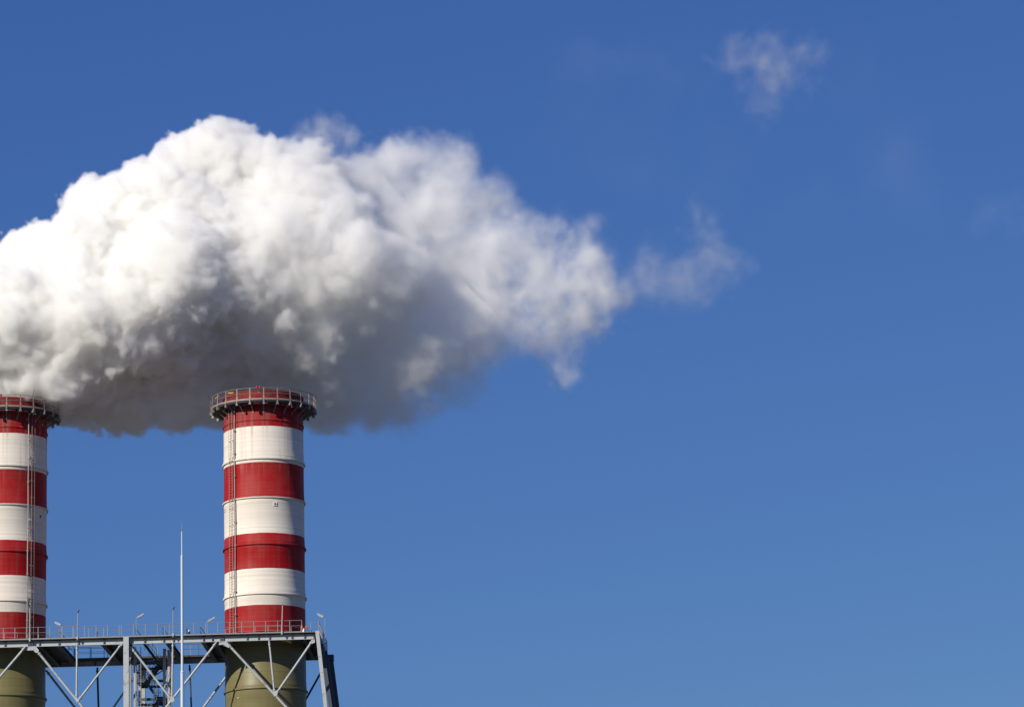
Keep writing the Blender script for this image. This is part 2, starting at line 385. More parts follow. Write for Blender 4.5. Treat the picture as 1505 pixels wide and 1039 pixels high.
# deck plating: front and back walkways, cross walks, and panels round each stack with the hole for the shell
def panel_round(b, x0, x1, X):
    y0, y1 = YF+1.05, YB-1.15; z0, z1 = BT+0.004, ZD-0.02; n = 48; r = R+0.22
    ins = []; out = []
    for k in range(n):
        a = 2*math.pi*k/n; dx, dy = math.cos(a), math.sin(a)
        ins.append((X+r*dx, YC+r*dy))
        tx = ((x1-X)/dx if dx > 0 else (x0-X)/dx) if abs(dx) > 1e-6 else 1e9
        ty = ((y1-YC)/dy if dy > 0 else (y0-YC)/dy) if abs(dy) > 1e-6 else 1e9
        tt = min(tx, ty); out.append((X+tt*dx, YC+tt*dy))
    for z, fl in ((z1, False), (z0, True)):
        vs = [(p[0], p[1], z) for p in ins]+[(p[0], p[1], z) for p in out]
        fs = [(k, n+k, n+(k+1) % n, (k+1) % n) for k in range(n)]
        b.add(vs, [f[::-1] for f in fs] if fl else fs)
    for cor in ((x0, y0), (x1, y0), (x1, y1), (x0, y1)):      # fill the corners
        best = sorted(range(n), key=lambda k: (out[k][0]-cor[0])**2+(out[k][1]-cor[1])**2)[:2]
        if abs(best[0]-best[1]) in (1, n-1):
            for z in (z0-.001, z1+.001): b.add([(out[best[0]][0], out[best[0]][1], z), (out[best[1]][0], out[best[1]][1], z), (cor[0], cor[1], z)], [(0, 1, 2)])
P(lambda b: panel_round(b, XS1a, XS1b, XA), 'deck_panel', grating)
P(lambda b: panel_round(b, XS2a, XS2b, XB), 'deck_panel', grating)
P(lambda b: b.box((XL-0.1, YF-0.50, ZD-0.04), (XR+0.1, YF+1.04, ZD)), 'walkway', simple('walkway_steel', (0.24, 0.24, 0.23), 0.7, 0.2, 0.3, 3, 0.3))
P(lambda b: b.box((XL-0.1, YB-1.14, BT+0.004), (XR+0.1, YB+0.16, ZD)), 'walkway', grating)
for xa, xb in ((cx(150, 948), cx(176, 948)), (cx(240, 948), cx(247, 948)), (cx(188, 948), cx(236, 948))):
    y1 = YB-1.16 if xb-xa < 2 else YF+3.2
    P(lambda b: b.box((xa, YF+1.05, BT+0.004), (xb, y1, ZD-0.01)), 'cross_walk', grating)
# deep edge flashing at the deck's far corner
# legs
def hleg(p, q, w, d, name='leg', mat=steel):
    p, q = Vector(p), Vector(q)
    def f(b):
        dx = Vector((w/2, 0, 0))
        t = 0.05
        for sy in (-1, 1):
            o = Vector((0, sy*(d/2-t/2), 0))
            b.hexa([p+o-dx-Vector((0,t/2,0)), p+o+dx-Vector((0,t/2,0)), p+o+dx+Vector((0,t/2,0)), p+o-dx+Vector((0,t/2,0)),
                    q+o-dx-Vector((0,t/2,0)), q+o+dx-Vector((0,t/2,0)), q+o+dx+Vector((0,t/2,0)), q+o-dx+Vector((0,t/2,0))])
        e = Vector((0.03, 0, 0)); y = Vector((0, d/2-t, 0))
        b.hexa([p-e-y, p+e-y, p+e+y, p-e+y, q-e-y, q+e-y, q+e+y, q-e+y])
    return P(f, name, mat)
yl = YF-0.40
hleg((cx(185.4, 938, yl), yl+0.1, ZD-0.02), (cx(186.2, 1039, yl)+0.1, yl+0.1, 0), 0.50, 0.44)
hleg((X_COL, YB+0.4, ZD-0.1), (X_COL, YB+0.4, 0), 0.5, 0.5)
# right end: leaning front and back legs
def lean(p1, p2, Y):                                       # the line through two photo points carried to the ground
    a, b = at(p1[0], p1[1], Y), at(p2[0], p2[1], Y); k = (a.z-0)/(a.z-b.z); return a, a+(b-a)*k
a, b_ = lean((466.4, 930), (478.6, 1039), yl); a.z = ZD+0.02
hleg(a, b_, 0.34, 0.8)
a2, b2 = lean((484.2, 965), (493.8, 1039), YB+0.2); a2.z = ZD-0.25
hleg(a2, b2, 0.62, 0.8, mat=steel_dark)
P(lambda b: b.box((a2.x-0.3, YB-0.3, BB-0.10), (a2.x+0.42, YB+0.62, BT+0.0)), 'corner_bracket', steel_dark)
hleg((XL, yl+0.1, ZD-0.02), (XL-3.5, yl+0.1, 0), 0.44, 0.5); hleg((XL, YB+0.3, ZD-0.1), (XL-3.5, YB+0.3, 0), 0.44, 0.5)
# side truss between the right legs
def lerp(a, b, t): return a+(b-a)*t
s1, s2 = Vector(a), Vector(a2)
for i, (t0, t1) in enumerate(((0.0, 0.2), (0.2, 0.45), (0.45, 0.72))):
    pA, pB = lerp(a, b_, t0), lerp(a2, b2, t1)
    P(lambda b: b.tube(pA+Vector((0,.3,-.6)), pB-Vector((0,.4,0)), 0.12, 8), 'side_brace', steel_dark)
    qA, qB = lerp(a, b_, t1), lerp(a2, b2, t1)
    P(lambda b: b.bar(qA+Vector((0,.3,0)), qB-Vector((0,.4,0)), 0.3, 0.3), 'side_strut', steel_dark)  # side members coloured dark for the shaded end of the frame
# inner posts behind the front right leg (cable duct and a second post seen between the legs), shade put into their dark colour
for dy, w, x0, x1 in ((3.2, 0.34, 472.6, 485.2), (7.6, 0.40, 478.0, 489.3)):
    pa, pb = lean((x0, 944+dy*2.3), (x1, 1039), YF+dy); pa.z = BB
    P(lambda b: b.bar(pa, pb, w, 0.42, Vector((0,1,0))), 'duct', steel_dark)
# braces of the front truss
ya = YF-0.02
def brace(p, q, r, Y=ya, ext=0.0, mat=steel, name='brace'):
    a, b = at(p[0], p[1], Y), at(q[0], q[1], Y); b = b+(b-a)*ext
    o = P(lambda m: (m.tube(a, b, r, 12), m.bar(a-(b-a).normalized()*0.05, a+(b-a).normalized()*0.55, 0.05, r*3.2, Vector((0,1,0)))), name, mat)
    L_ = (b-a).length
    for t_ in (0.35, L_-0.4):
        c_ = a+(b-a).normalized()*t_; d_ = (b-a).normalized()
        P(lambda m: m.tube(c_-d_*0.05, c_+d_*0.05, r*1.5, 12), 'flange', mat, o) if L_ > 3 else None
    return o
brace((333.5, 944.5), (421, 1039), 0.115, ext=0.70)
brace((318.5, 943.5), (244.3, 1039), 0.11, ext=0.72, Y=ya-0.02)
brace((192.2, 950.5), (253.2, 1029), 0.105)
brace((54.5, 956), (121.5, 1039), 0.115, ext=0.75)
brace((179.0, 946), (114.8, 1029.5), 0.10)
brace((37.8, 950), (-37, 1037), 0.115, ext=0.7)
brace((460.2, 940), (404.5, 1021), 0.105)
brace((395.6, 941), (403.6, 1020), 0.09, name='hanger')
brace((254.2, 943), (252.7, 1026), 0.09, name='hanger')
brace((113.4, 947), (112.4, 1028), 0.09, name='hanger')
brace((192.0, 950.5), (192.0, 962), 0.09, name='hanger')
# gussets
def gus(pts, Y=YF-0.17, mat=steel):
    def f(b):
        n = len(pts); A = [at(x, y, Y) for x, y in pts]; B = [p+Vector((0, 0.05, 0)) for p in A]
        b.add(A+B, [tuple(range(n)), tuple(range(2*n-1, n-1, -1))]+[(i, n+i, n+(i+1) % n, (i+1) % n) for i in range(n)])
    return P(f, 'gusset_plate', mat)
gus([(41, 950.5), (53, 949.5), (57, 955), (56, 959), (52, 958.5), (49, 955), (40, 955.5)])
gus([(322, 943.5), (333.5, 942), (338, 949), (336, 951.5), (331, 949), (329, 946.5), (321.5, 947.5)])
gus([(190.5, 949.5), (194.5, 949), (195, 954), (197, 957), (193, 957), (190.2, 953)])
gus([(457, 940), (463, 939.5), (462.5, 944), (458, 945.5)]); gus([(402, 1016), (409, 1013), (407, 1022), (402.5, 1023)])
gus([(250, 1024), (256, 1022), (256, 1030), (252, 1032)]); gus([(110.5, 1026), (117, 1026), (115, 1032), (112, 1031)])
gus([(176, 944), (180.5, 943.6), (179.5, 948), (177, 949)])
# braces of the back truss
yb = YB+0.02
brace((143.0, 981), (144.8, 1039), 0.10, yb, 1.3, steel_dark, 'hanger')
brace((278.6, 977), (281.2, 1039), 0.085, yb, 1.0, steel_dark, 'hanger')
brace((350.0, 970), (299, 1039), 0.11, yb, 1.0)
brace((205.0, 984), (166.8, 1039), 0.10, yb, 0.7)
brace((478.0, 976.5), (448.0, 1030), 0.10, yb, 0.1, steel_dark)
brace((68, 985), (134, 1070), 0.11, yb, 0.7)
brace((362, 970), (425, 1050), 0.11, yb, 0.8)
# lower framing, out of the picture
zl = at(421, 1039, YF).z-6.0
for Y in (YF, YB):
    P(lambda b: b.bar((XL-1, Y, zl), (XR+1.6, Y, zl), 0.3, 0.5), 'tie_beam', steel)
    P(lambda b: b.bar((XL-2.2, Y, zl-17), (XR+2.9, Y, zl-17), 0.3, 0.5), 'tie_beam', steel)
    for x0, x1 in ((XL, X_COL), (X_COL, XR)):
        P(lambda b: b.tube((x0, Y, zl), (x1, Y, zl-17), 0.14, 8), 'brace', steel)
        P(lambda b: b.tube((x1, Y+0.3, zl), (x0, Y+0.3, zl-17), 0.14, 8), 'brace', steel)

# guard rails on the deck
def guard(p, q, spacing=1.09, h=1.10, mat=galv, toe=True, r=0.024, first=True, base=ZD, mid=True):
    p, q = Vector((p[0], p[1], base)), Vector((q[0], q[1], base)); L = (q-p).length; n = max(1, round(L/spacing))
    u = Vector((0, 0, 1))
    def f(b):
        b.tube(p+u*h, q+u*h, r, 6)
        if mid: b.tube(p+u*h*0.55, q+u*h*0.55, r*0.75, 6)
        if toe: b.bar(p+u*0.04, q+u*0.04, 0.02, 0.08)
    o = P(f, 'guard_rail', mat)
    post = None
    for k in range(n+1):
        c = lerp(p, q, k/n)-fr.location
        if post is None:
            b = MB(); b.bar((0,0,0), (0,0,h), 0.055, 0.05); post = b.build('rail_post', mat, o); post.location = c
        else:
            d = post.copy(); C.objects.link(d); d.location = c
    return o
yr = YF-0.44
guard((XL, yr), (cx(176, 940), yr)); guard((cx(160.0, 938)+1.2, yr+0.03), (cx(444.0, 930), yr+0.03))
# rails round each stack (octagon), cross-walk rails, side rails, back rails
def octa(X, k0=0, k1=8):
    rr = 4.75; pts = [(X+rr*math.sin(math.radians(22.5+45*k)), YC-rr*math.cos(math.radians(22.5+45*k))) for k in range(9)]
    for k in range(k0, k1): guard(pts[k], pts[k+1], 1.2, 1.0, toe=False)
octa(XA); octa(XB)
guard((cx(455, 931), YF+1.3), (XR+0.05, YF+1.3), 1.0)
guard((XR+0.12, YF+0.2), (XR+0.12, YB), 1.25)
guard((XL, YB+0.1), (XR-0.3, YB+0.1), 1.6, toe=True)
for px in (83, 197, 237.5, 293.0): guard((cx(px, 941), YF+1.1), (cx(px, 941), YB-1.2), 4.0, 1.0, mat=steel_dark, toe=False, r=0.03)  # inner rails drawn dark, their shade is in the colour
guard((cx(84, 941), YF+1.10), (cx(150, 941), YF+1.10), 1.6, toe=False); guard((cx(240, 941), YF+1.1), (cx(293, 941), YF+1.1), 1.9, toe=True)
for px0, px1 in ((86, 150), (249, 297)): guard((cx(px0, 941), YB-1.1), (cx(px1, 941), YB-1.1), 1.5, 1.05, mat=steel_dark, toe=False)

# ------------------------------------------------------------------ stair tower inside the frame
x0s, x1s = cx(197.5, 960, YF+2.5), cx(240.5, 960, YF+2.5); y0s, y1s = YF+3.2, YF+7.0
stt = thing('stair_tower', 'dark steel stair tower with zigzag flights between the two chimneys', 'stairs', ((x0s+x1s)/2, (y0s+y1s)/2, 0))
def T(build, name, mat, parent=stt):
    b = MB(); build(b); b.v = [tuple(Vector(v)-stt.location) for v in b.v]; return b.build(name, mat, parent)
for x in (x0s, x1s):
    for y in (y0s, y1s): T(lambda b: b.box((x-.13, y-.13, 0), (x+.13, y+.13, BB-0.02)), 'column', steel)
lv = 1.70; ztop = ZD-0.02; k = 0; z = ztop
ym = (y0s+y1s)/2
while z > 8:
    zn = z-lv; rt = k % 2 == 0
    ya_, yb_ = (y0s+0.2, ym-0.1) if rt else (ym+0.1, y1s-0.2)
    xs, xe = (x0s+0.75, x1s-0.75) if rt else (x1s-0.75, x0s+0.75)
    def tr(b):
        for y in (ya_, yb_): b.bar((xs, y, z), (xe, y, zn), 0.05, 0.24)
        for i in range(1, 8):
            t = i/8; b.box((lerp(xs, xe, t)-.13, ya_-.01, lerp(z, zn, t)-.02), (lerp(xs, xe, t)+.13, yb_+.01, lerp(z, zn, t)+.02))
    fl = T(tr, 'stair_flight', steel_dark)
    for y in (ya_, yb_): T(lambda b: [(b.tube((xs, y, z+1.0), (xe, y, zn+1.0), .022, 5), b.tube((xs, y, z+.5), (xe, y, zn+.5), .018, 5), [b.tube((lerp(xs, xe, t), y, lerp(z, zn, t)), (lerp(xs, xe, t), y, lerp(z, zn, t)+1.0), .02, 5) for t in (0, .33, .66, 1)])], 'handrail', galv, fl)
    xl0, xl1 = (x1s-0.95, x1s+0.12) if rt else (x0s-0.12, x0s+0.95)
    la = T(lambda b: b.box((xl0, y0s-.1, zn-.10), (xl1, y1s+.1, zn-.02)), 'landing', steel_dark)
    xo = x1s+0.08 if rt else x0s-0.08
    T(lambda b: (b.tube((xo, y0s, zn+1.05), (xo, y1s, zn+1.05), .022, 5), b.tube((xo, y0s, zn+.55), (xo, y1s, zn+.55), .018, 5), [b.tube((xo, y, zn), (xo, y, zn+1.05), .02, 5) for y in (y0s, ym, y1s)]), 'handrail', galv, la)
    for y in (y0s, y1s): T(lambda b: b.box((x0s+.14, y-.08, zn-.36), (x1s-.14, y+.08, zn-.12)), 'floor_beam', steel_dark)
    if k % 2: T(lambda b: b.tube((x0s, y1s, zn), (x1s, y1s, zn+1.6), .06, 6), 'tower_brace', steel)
    z = zn; k += 1
xa_ = cx(203, 1000, YF+1.6)
T(lambda b: ([b.bar((xa_+s*.24, YF+1.7, 6), (xa_+s*.24, YF+1.7, BB), .05, .06) for s in (-1, 1)],
             [b.tube((xa_-.24, YF+1.7, 6+.3*i), (xa_+.24, YF+1.7, 6+.3*i), .018, 5) for i in range(1, 140)]), 'ladder', galv)
T(lambda b: b.box((cx(190.5, 990, YF+1.4), YF+1.3, 10), (cx(193.0, 990, YF+1.4), YF+1.5, BB)), 'cable_tray', galv)
T(lambda b: b.tube(at(248.8, 955, YF+2.6), at(248.4, 1039, YF+2.6)-Vector((0,0,20)), .17, 10), 'drain_pipe', lampm)
T(lambda b: b.tube(at(241, 1012, YF+2.2), at(249.5, 985, YF+2.2), .05, 6), 'tower_brace', steel)

# ------------------------------------------------------------------ lamps, rods, mast and small fittings on the deck
def deck_lamp(px, py0, py1, hx, hy, tx, ty, Y, label):
    base = at(px, py0, Y); t = thing('deck_lamp', label, 'lamp', base, 'walkway lamps along the deck')
    def L(build, name, mat, parent=t):
        b = MB(); build(b); b.v = [tuple(Vector(v)-base) for v in b.v]; return b.build(name, mat, parent)
    tp = at(px, py1, Y); h0 = at(hx, hy, Y); h1 = at(tx, ty, Y)
    L(lambda b: b.path([base-Vector((0,0,.3)), tp, lerp(tp, h0, 0.5)+Vector((0,0,.06)), h0], .026, 7), 'pole', galv)
    d = (h1-h0)
    hd = L(lambda b: (b.bar(h0, h1, 0.22, 0.13), b.bar(h0+d*.08, h0+d*.92, 0.16, 0.17)), 'lamp_head', lampm)
    L(lambda b: b.bar(h0+d*.1-Vector((0,0,.09)), h0+d*.9-Vector((0,0,.09)), 0.17, 0.03), 'diffuser', creamp, hd)
    L(lambda b: b.bar(base+Vector((0,0,-.3)), base+Vector((0,0,-.1)), .09, .09), 'clamp', galv)
deck_lamp(92.0, 936.5, 921, 89.6, 918.0, 80.2, 914.0, YF+1.12, 'walkway lamp just right of the left chimney, its head pointing left')
deck_lamp(200.2, 936, 908.5, 201.9, 907.3, 211.2, 902.0, YF+0.9, 'walkway lamp left of the lightning mast, near the truss column, head pointing right')
deck_lamp(304.6, 931.5, 914, 305.7, 912.8, 316.0, 907.2, YF+0.9, 'walkway lamp between lightning mast and right chimney, head pointing right')
deck_lamp(477.6, 938, 908.5, 475.6, 906.2, 466.0, 901.8, YF+3.0, 'walkway lamp at the right end of the deck, head pointing left at the chimney')
def deck_rod(px0, py0, px1, py1, label, Y=YF-0.54, r=0.04, tip=True):
    base = at(px0, py0, Y); t = thing('lightning_rod', label, 'lightning rod', base, 'thin rods clamped to the front rail')
    tp = at(px1, py1, Y)-base
    b = MB(); b.tube((0,0,-.1), tp, r, 7, r*0.8); b.build('rod', galv, t)
    b = MB(); b.bar((0,0,0), (0,0,.25), .14, .12); b.build('clamp', steel, t)
    if tip: b = MB(); b.tube(tp-Vector((.03,0,.05)), tp+Vector((0.14,0,.24)), .07, 7, .05); b.build('rod_tip', blackm, t)
    else: b = MB(); b.tube(tp-Vector((0,0,.02)), tp+Vector((0,0,.1)), .065, 7, .05); b.build('rod_cap', steel_dark, t)
deck_rod(113.6, 939, 114.2, 899.5, 'thin rod with black tip on the deck rail, left of the truss column')
deck_rod(254.3, 934.5, 254.4, 895, 'thin rod with black tip directly left of the tall lightning mast')
deck_rod(414.2, 931, 415.2, 889, 'thin pale rod rising in front of the right chimney', tip=False, r=0.065)
deck_rod(43.6, 941.5, 43.4, 893, 'thin pale rod rising in front of the left chimney', tip=False, r=0.06)
# tall mast
Ym = YF-25.0; mx = at(267.9, 1000, Ym)
mt = thing('lightning_mast', 'tall pale stepped lightning mast standing alone in front of the frame', 'mast', (mx.x, Ym, 0))
zz = lambda py: at(268, py, Ym).z
for nm, za, zb_, r in (('mast_base', 0, zz(987), 0.16), ('mast_tube', zz(987), zz(817.5), 0.112), ('mast_top', zz(817.5), zz(781), 0.055)):
    b = MB(); b.tube((0,0,za), (0,0,zb_), r, 16, r*0.97); o = b.build(nm, whitep, mt)
    if nm != 'mast_top': b = MB(); b.tube((0,0,zb_-.04), (0,0,zb_+.10), r*1.12, 16, r*.75); b.build('collar', whitep, o)
b = MB(); b.tube((0,0,zz(781)), (0,0,zz(767)), 0.03, 6, 0.012); b.build('spike', galv, mt)
# orange lamp by the right chimney
p = at(449, 929, YF+0.05); wl2 = thing('warning_light', 'small orange warning light with white base at the foot of the right chimney', 'warning light', p)
b = MB(); b.tube((-.15,-.05,0), (-.12,-.05,.36), .15, 10, .11); b.build('lamp_base', creamp, wl2)
b = MB(); b.tube((-.34,-.05,.30), (-.32,-.05,.62), .12, 10, .10); b.tube((-.33,-.05,.60), (-.33,-.05,.72), .05, 6); b.build('lamp_glass', orangep, wl2)
b = MB(); b.tube((.06,-.05,.32), (.06,-.05,.60), .14, 10, .09); b.build('lamp_glass', orangep, wl2)
b = MB(); b.path([Vector((.1,-.05,.2)), Vector((.32,-.05,.14)), Vector((.46,-.05,-.1)), Vector((.5,-.05,-.3))], .025, 6); b.build('cable', blackm, wl2)
p = at(277.7, 934, YF+0.9); ps = thing('vent_cap', 'short dark post with white cap on the deck, right of the lightning mast', 'post', p)
b = MB(); b.tube((0,0,-.2), (0,0,.40), .10, 10); b.build('post', blackm, ps); b = MB(); b.tube((0,0,.40), (0,0,.56), .07, 10, .05); b.build('cap', creamp, ps)
for px, py0, py1, lab in ((142.6, 937, 929, 'short dark post on the deck between the left chimney and the truss column'), (274.6, 934, 924, 'thin dark post right beside the white-capped post')):
    p = at(px, py0, YF+0.9); t = MB(); q = at(px, py1, YF+0.9)-p
    t.tube((0,0,-.2), q, .045, 7); t.tube(q, q+Vector((0,0,.09)), .075, 7, .04); o = t.build('deck_post', blackm); o.location = p; tag(o, lab, 'post')

# ------------------------------------------------------------------ smoke
PMAT = {}
def smoke_material(name, col, aniso):
    m = bpy.data.materials.new(name); m.use_nodes = True; nt = m.node_tree; nt.nodes.clear()
    out = nt.nodes.new('ShaderNodeOutputMaterial'); v = nt.nodes.new('ShaderNodeVolumePrincipled')
    v.inputs['Color'].default_value = col+(1,); v.inputs['Density'].default_value = 1.0; v.inputs['Anisotropy'].default_value = aniso
    nt.links.new(v.outputs[0], out.inputs['Volume'])
    return m
def smoke(name, label, blobs, vox, mat, xs, dens, edge, amp, vor_scale, nz_scale, nz_amp, mod=0.0, warp=0.6, pad=2.5, seed=0.0, zext=None):
    """blobs: (px, py, r_px, depth offset m). xs: photo x of the control stops; dens/edge/amp/nz_amp: values at those stops"""
    B = []
    for bx, by, br, dy in blobs:
        c = at(bx, by, YC+dy); B.append((c.x, c.y, c.z, br/15.6))
    B = np.array(B, np.float32)
    lo = (B[:, :3]-B[:, 3:]).min(0)-pad; hi = (B[:, :3]+B[:, 3:]).max(0)+pad
    n = np.ceil((hi-lo)/0.5).astype(int)+1; hi = lo+(n-1)*0.5; cv = 0.5
    gx, gy, gz = [lo[i]+cv*np.arange(n[i], dtype=np.float32) for i in range(3)]
    sdf = np.full((n[2], n[1], n[0]), 50.0, np.float32); ks = 3.0
    for x, y, z, r in B:
        m = r+7.0
        ix = slice(*np.searchsorted(gx, (x-m, x+m))); iy = slice(*np.searchsorted(gy, (y-m, y+m))); iz = slice(*np.searchsorted(gz, (z-m, z+m)))
        d = np.sqrt((gx[ix]-x)[None, None, :]**2+(gy[iy]-y)[None, :, None]**2+(gz[iz]-z)[:, None, None]**2)-r
        s = sdf[iz, iy, ix]; h = np.maximum(ks-np.abs(s-d), 0)/ks
        sdf[iz, iy, ix] = np.minimum(s, d)-h*h*ks*0.25
    total = int(n[0]*n[1]*n[2])
    me = bpy.data.meshes.new(name); me.vertices.add(total)
    a = me.attributes.new('sdf', 'FLOAT', 'POINT'); a.data.foreach_set('value', sdf.ravel())
    co = np.empty((total, 3), np.float32); Z, Yg, Xg = np.meshgrid(gz, gy, gx, indexing='ij')
    co[:, 0] = Xg.ravel(); co[:, 1] = Yg.ravel(); co[:, 2] = Z.ravel(); me.vertices.foreach_set('co', co.ravel())
    ob = bpy.data.objects.new(name, me); C.objects.link(ob); me.materials.append(mat)
    ng = bpy.data.node_groups.new(name, 'GeometryNodeTree')
    ng.interface.new_socket('Geometry', in_out='INPUT', socket_type='NodeSocketGeometry'); ng.interface.new_socket('Geometry', in_out='OUTPUT', socket_type='NodeSocketGeometry')
    gi = ng.nodes.new('NodeGroupInput'); go_ = ng.nodes.new('NodeGroupOutput')
    L = ng.links.new
    pos = ng.nodes.new('GeometryNodeInputPosition').outputs[0]
    def M(op, a, b=None, c=None, clamp=False):
        q = ng.nodes.new('ShaderNodeMath'); q.operation = op; q.use_clamp = clamp
        for i, v in enumerate((a, b, c)):
            if v is None: continue
            if isinstance(v, (int, float, np.floating, np.integer)): q.inputs[i].default_value = float(v)
            else: L(v, q.inputs[i])
        return q.outputs[0]
    def VM(op, a, b=None, sc=None):
        q = ng.nodes.new('ShaderNodeVectorMath'); q.operation = op
        for i, v in enumerate((a, b)):
            if v is None: continue
            if isinstance(v, tuple): q.inputs[i].default_value = v
            else: L(v, q.inputs[i])
        if sc is not None:
            if isinstance(sc, (int, float)): q.inputs['Scale'].default_value = sc
            else: L(sc, q.inputs['Scale'])
        return q.outputs[0]
    sp = ng.nodes.new('ShaderNodeSeparateXYZ'); L(pos, sp.inputs[0])
    fl = []; fr_ = []
    for i in range(3):
        g_ = M('DIVIDE', M('SUBTRACT', sp.outputs[i], lo[i]), cv); g_ = M('MINIMUM', M('MAXIMUM', g_, 0.0), int(n[i])-1.001)
        f_ = M('FLOOR', g_); fl.append(f_); fr_.append(M('SUBTRACT', g_, f_))
    na = ng.nodes.new('GeometryNodeInputNamedAttribute'); na.data_type = 'FLOAT'; na.inputs[0].default_value = 'sdf'
    i0 = M('ADD', fl[0], M('MULTIPLY', M('ADD', fl[1], M('MULTIPLY', fl[2], n[1])), n[0]))
    def tap(o):
        si = ng.nodes.new('GeometryNodeSampleIndex'); si.data_type = 'FLOAT'; si.domain = 'POINT'
        L(gi.outputs[0], si.inputs['Geometry']); L(na.outputs[0], si.inputs['Value'])
        fi = ng.nodes.new('FunctionNodeFloatToInt'); L(M('ADD', i0, o), fi.inputs[0]); L(fi.outputs[0], si.inputs['Index'])
        return si.outputs[0]
    def lp(a_, b_, t_): return M('MULTIPLY_ADD', M('SUBTRACT', b_, a_), t_, a_)
    nx, nxy = int(n[0]), int(n[0]*n[1])
    c = [lp(tap(o), tap(o+1), fr_[0]) for o in (0, nx, nxy, nxy+nx)]
    sd = lp(lp(c[0], c[1], fr_[1]), lp(c[2], c[3], fr_[1]), fr_[2])
    wx = [at(p, 400, YC).x for p in xs]
    def along(vals):
        if isinstance(vals, (int, float)): return vals
        out = vals[0]
        for i in range(len(xs)-1):
            q = ng.nodes.new('ShaderNodeMapRange'); q.clamp = True
            q.inputs[1].default_value = wx[i]; q.inputs[2].default_value = wx[i+1]; q.inputs[3].default_value = 0; q.inputs[4].default_value = vals[i+1]-vals[i]
            L(sp.outputs[0], q.inputs[0]); out = M('ADD', q.outputs[0], out)
        return out
    def noise(scale, detail, rough, vec, off=0.0):
        q = ng.nodes.new('ShaderNodeTexNoise'); q.noise_dimensions = '3D'; q.inputs['Scale'].default_value = scale; q.inputs['Detail'].default_value = detail
        q.inputs['Roughness'].default_value = rough; L(VM('ADD', vec, (off+seed, off*1.7, off*0.3)), q.inputs['Vector']); return q
    wn = noise(0.16, 2, 0.5, pos, 11.0)
    wv = VM('SCALE', VM('SUBTRACT', wn.outputs['Color'], (0.5, 0.5, 0.5)), sc=warp*6)
    p2 = VM('ADD', pos, wv)
    def voro(scale, detail, off, sm=0.0):
        v = ng.nodes.new('ShaderNodeTexVoronoi'); v.voronoi_dimensions = '3D'; v.feature = 'SMOOTH_F1' if sm else 'F1'; v.inputs['Scale'].default_value = scale
        if sm: v.inputs['Smoothness'].default_value = sm
        v.inputs['Detail'].default_value = detail; v.inputs['Roughness'].default_value = 0.5; v.inputs['Lacunarity'].default_value = 2.1
        L(VM('ADD', p2, (off+seed, off, off*2)), v.inputs['Vector']); return v.outputs['Distance']
    v1 = voro(vor_scale, 0, 3.0, 0.45); v2 = voro(vor_scale*2.2, 0, 7.0, 0.15); v3 = voro(vor_scale*4.6, 0, 1.0); v4 = voro(vor_scale*8.5, 0, 4.0)
    bil = None
    for v_, w_ in ((v1, 0.85), (v2, 0.60), (v3, 0.46), (v4, 0.32)):
        t_ = M('MULTIPLY', M('SUBTRACT', v_, 0.44 if v_ is v1 else 0.53), w_); bil = t_ if bil is None else M('ADD', bil, t_)
    d1 = M('ADD', sd, M('MULTIPLY', bil, along(amp)))
    fb = noise(nz_scale, 6, 0.58, p2, 5.0)
    far = ng.nodes.new('ShaderNodeMapRange'); far.inputs[1].default_value = YC+7; far.inputs[2].default_value = YC+15; far.inputs[3].default_value = 1.0; far.inputs[4].default_value = 1.8
    L(sp.outputs[1], far.inputs[0])
    d2 = M('ADD', d1, M('MULTIPLY', M('SUBTRACT', fb.outputs[0], 0.5), M('MULTIPLY', far.outputs[0], along(nz_amp))))
    q = M('DIVIDE', M('MULTIPLY', d2, -1), M('MULTIPLY', far.outputs[0], along(edge)), clamp=True)
    q = M('MULTIPLY', M('MULTIPLY', q, q), M('SUBTRACT', 3.0, M('MULTIPLY', q, 2.0)))
    thin = ng.nodes.new('ShaderNodeMapRange'); thin.inputs[1].default_value = YC+6; thin.inputs[2].default_value = YC+15; thin.inputs[3].default_value = 1.0; thin.inputs[4].default_value = 0.7
    L(sp.outputs[1], thin.inputs[0])
    de = M('MULTIPLY', M('MULTIPLY', q, thin.outputs[0]), along(dens))
    tn = noise(nz_scale*1.3, 7, 0.62, p2, 21.0)
    tv = M('MINIMUM', M('MAXIMUM', M('MULTIPLY', M('SUBTRACT', tn.outputs[0], 0.40), 7.0), 0.03), 1.8)
    de = M('MULTIPLY', de, M('ADD', 1.0, M('MULTIPLY', M('SUBTRACT', tv, 1.0), along(mod))))
    vc = ng.nodes.new('GeometryNodeVolumeCube'); L(de, vc.inputs['Density'])
    vc.inputs['Min'].default_value = tuple(float(v) for v in lo); vc.inputs['Max'].default_value = tuple(float(v) for v in hi)
    for i, k in enumerate('XYZ'): vc.inputs['Resolution '+k].default_value = int(round((n[i]-1)*cv/vox))+1
    smn = ng.nodes.new('GeometryNodeSetMaterial'); smn.inputs['Material'].default_value = mat
    L(vc.outputs[0], smn.inputs[0]); L(smn.outputs[0], go_.inputs[0])
    md = ob.modifiers.new('smoke', 'NODES'); md.node_group = ng
    ob['kind'] = 'stuff'; ob['label'] = label; ob['category'] = 'smoke'
    print('SMOKE', name, n, total)
    return ob

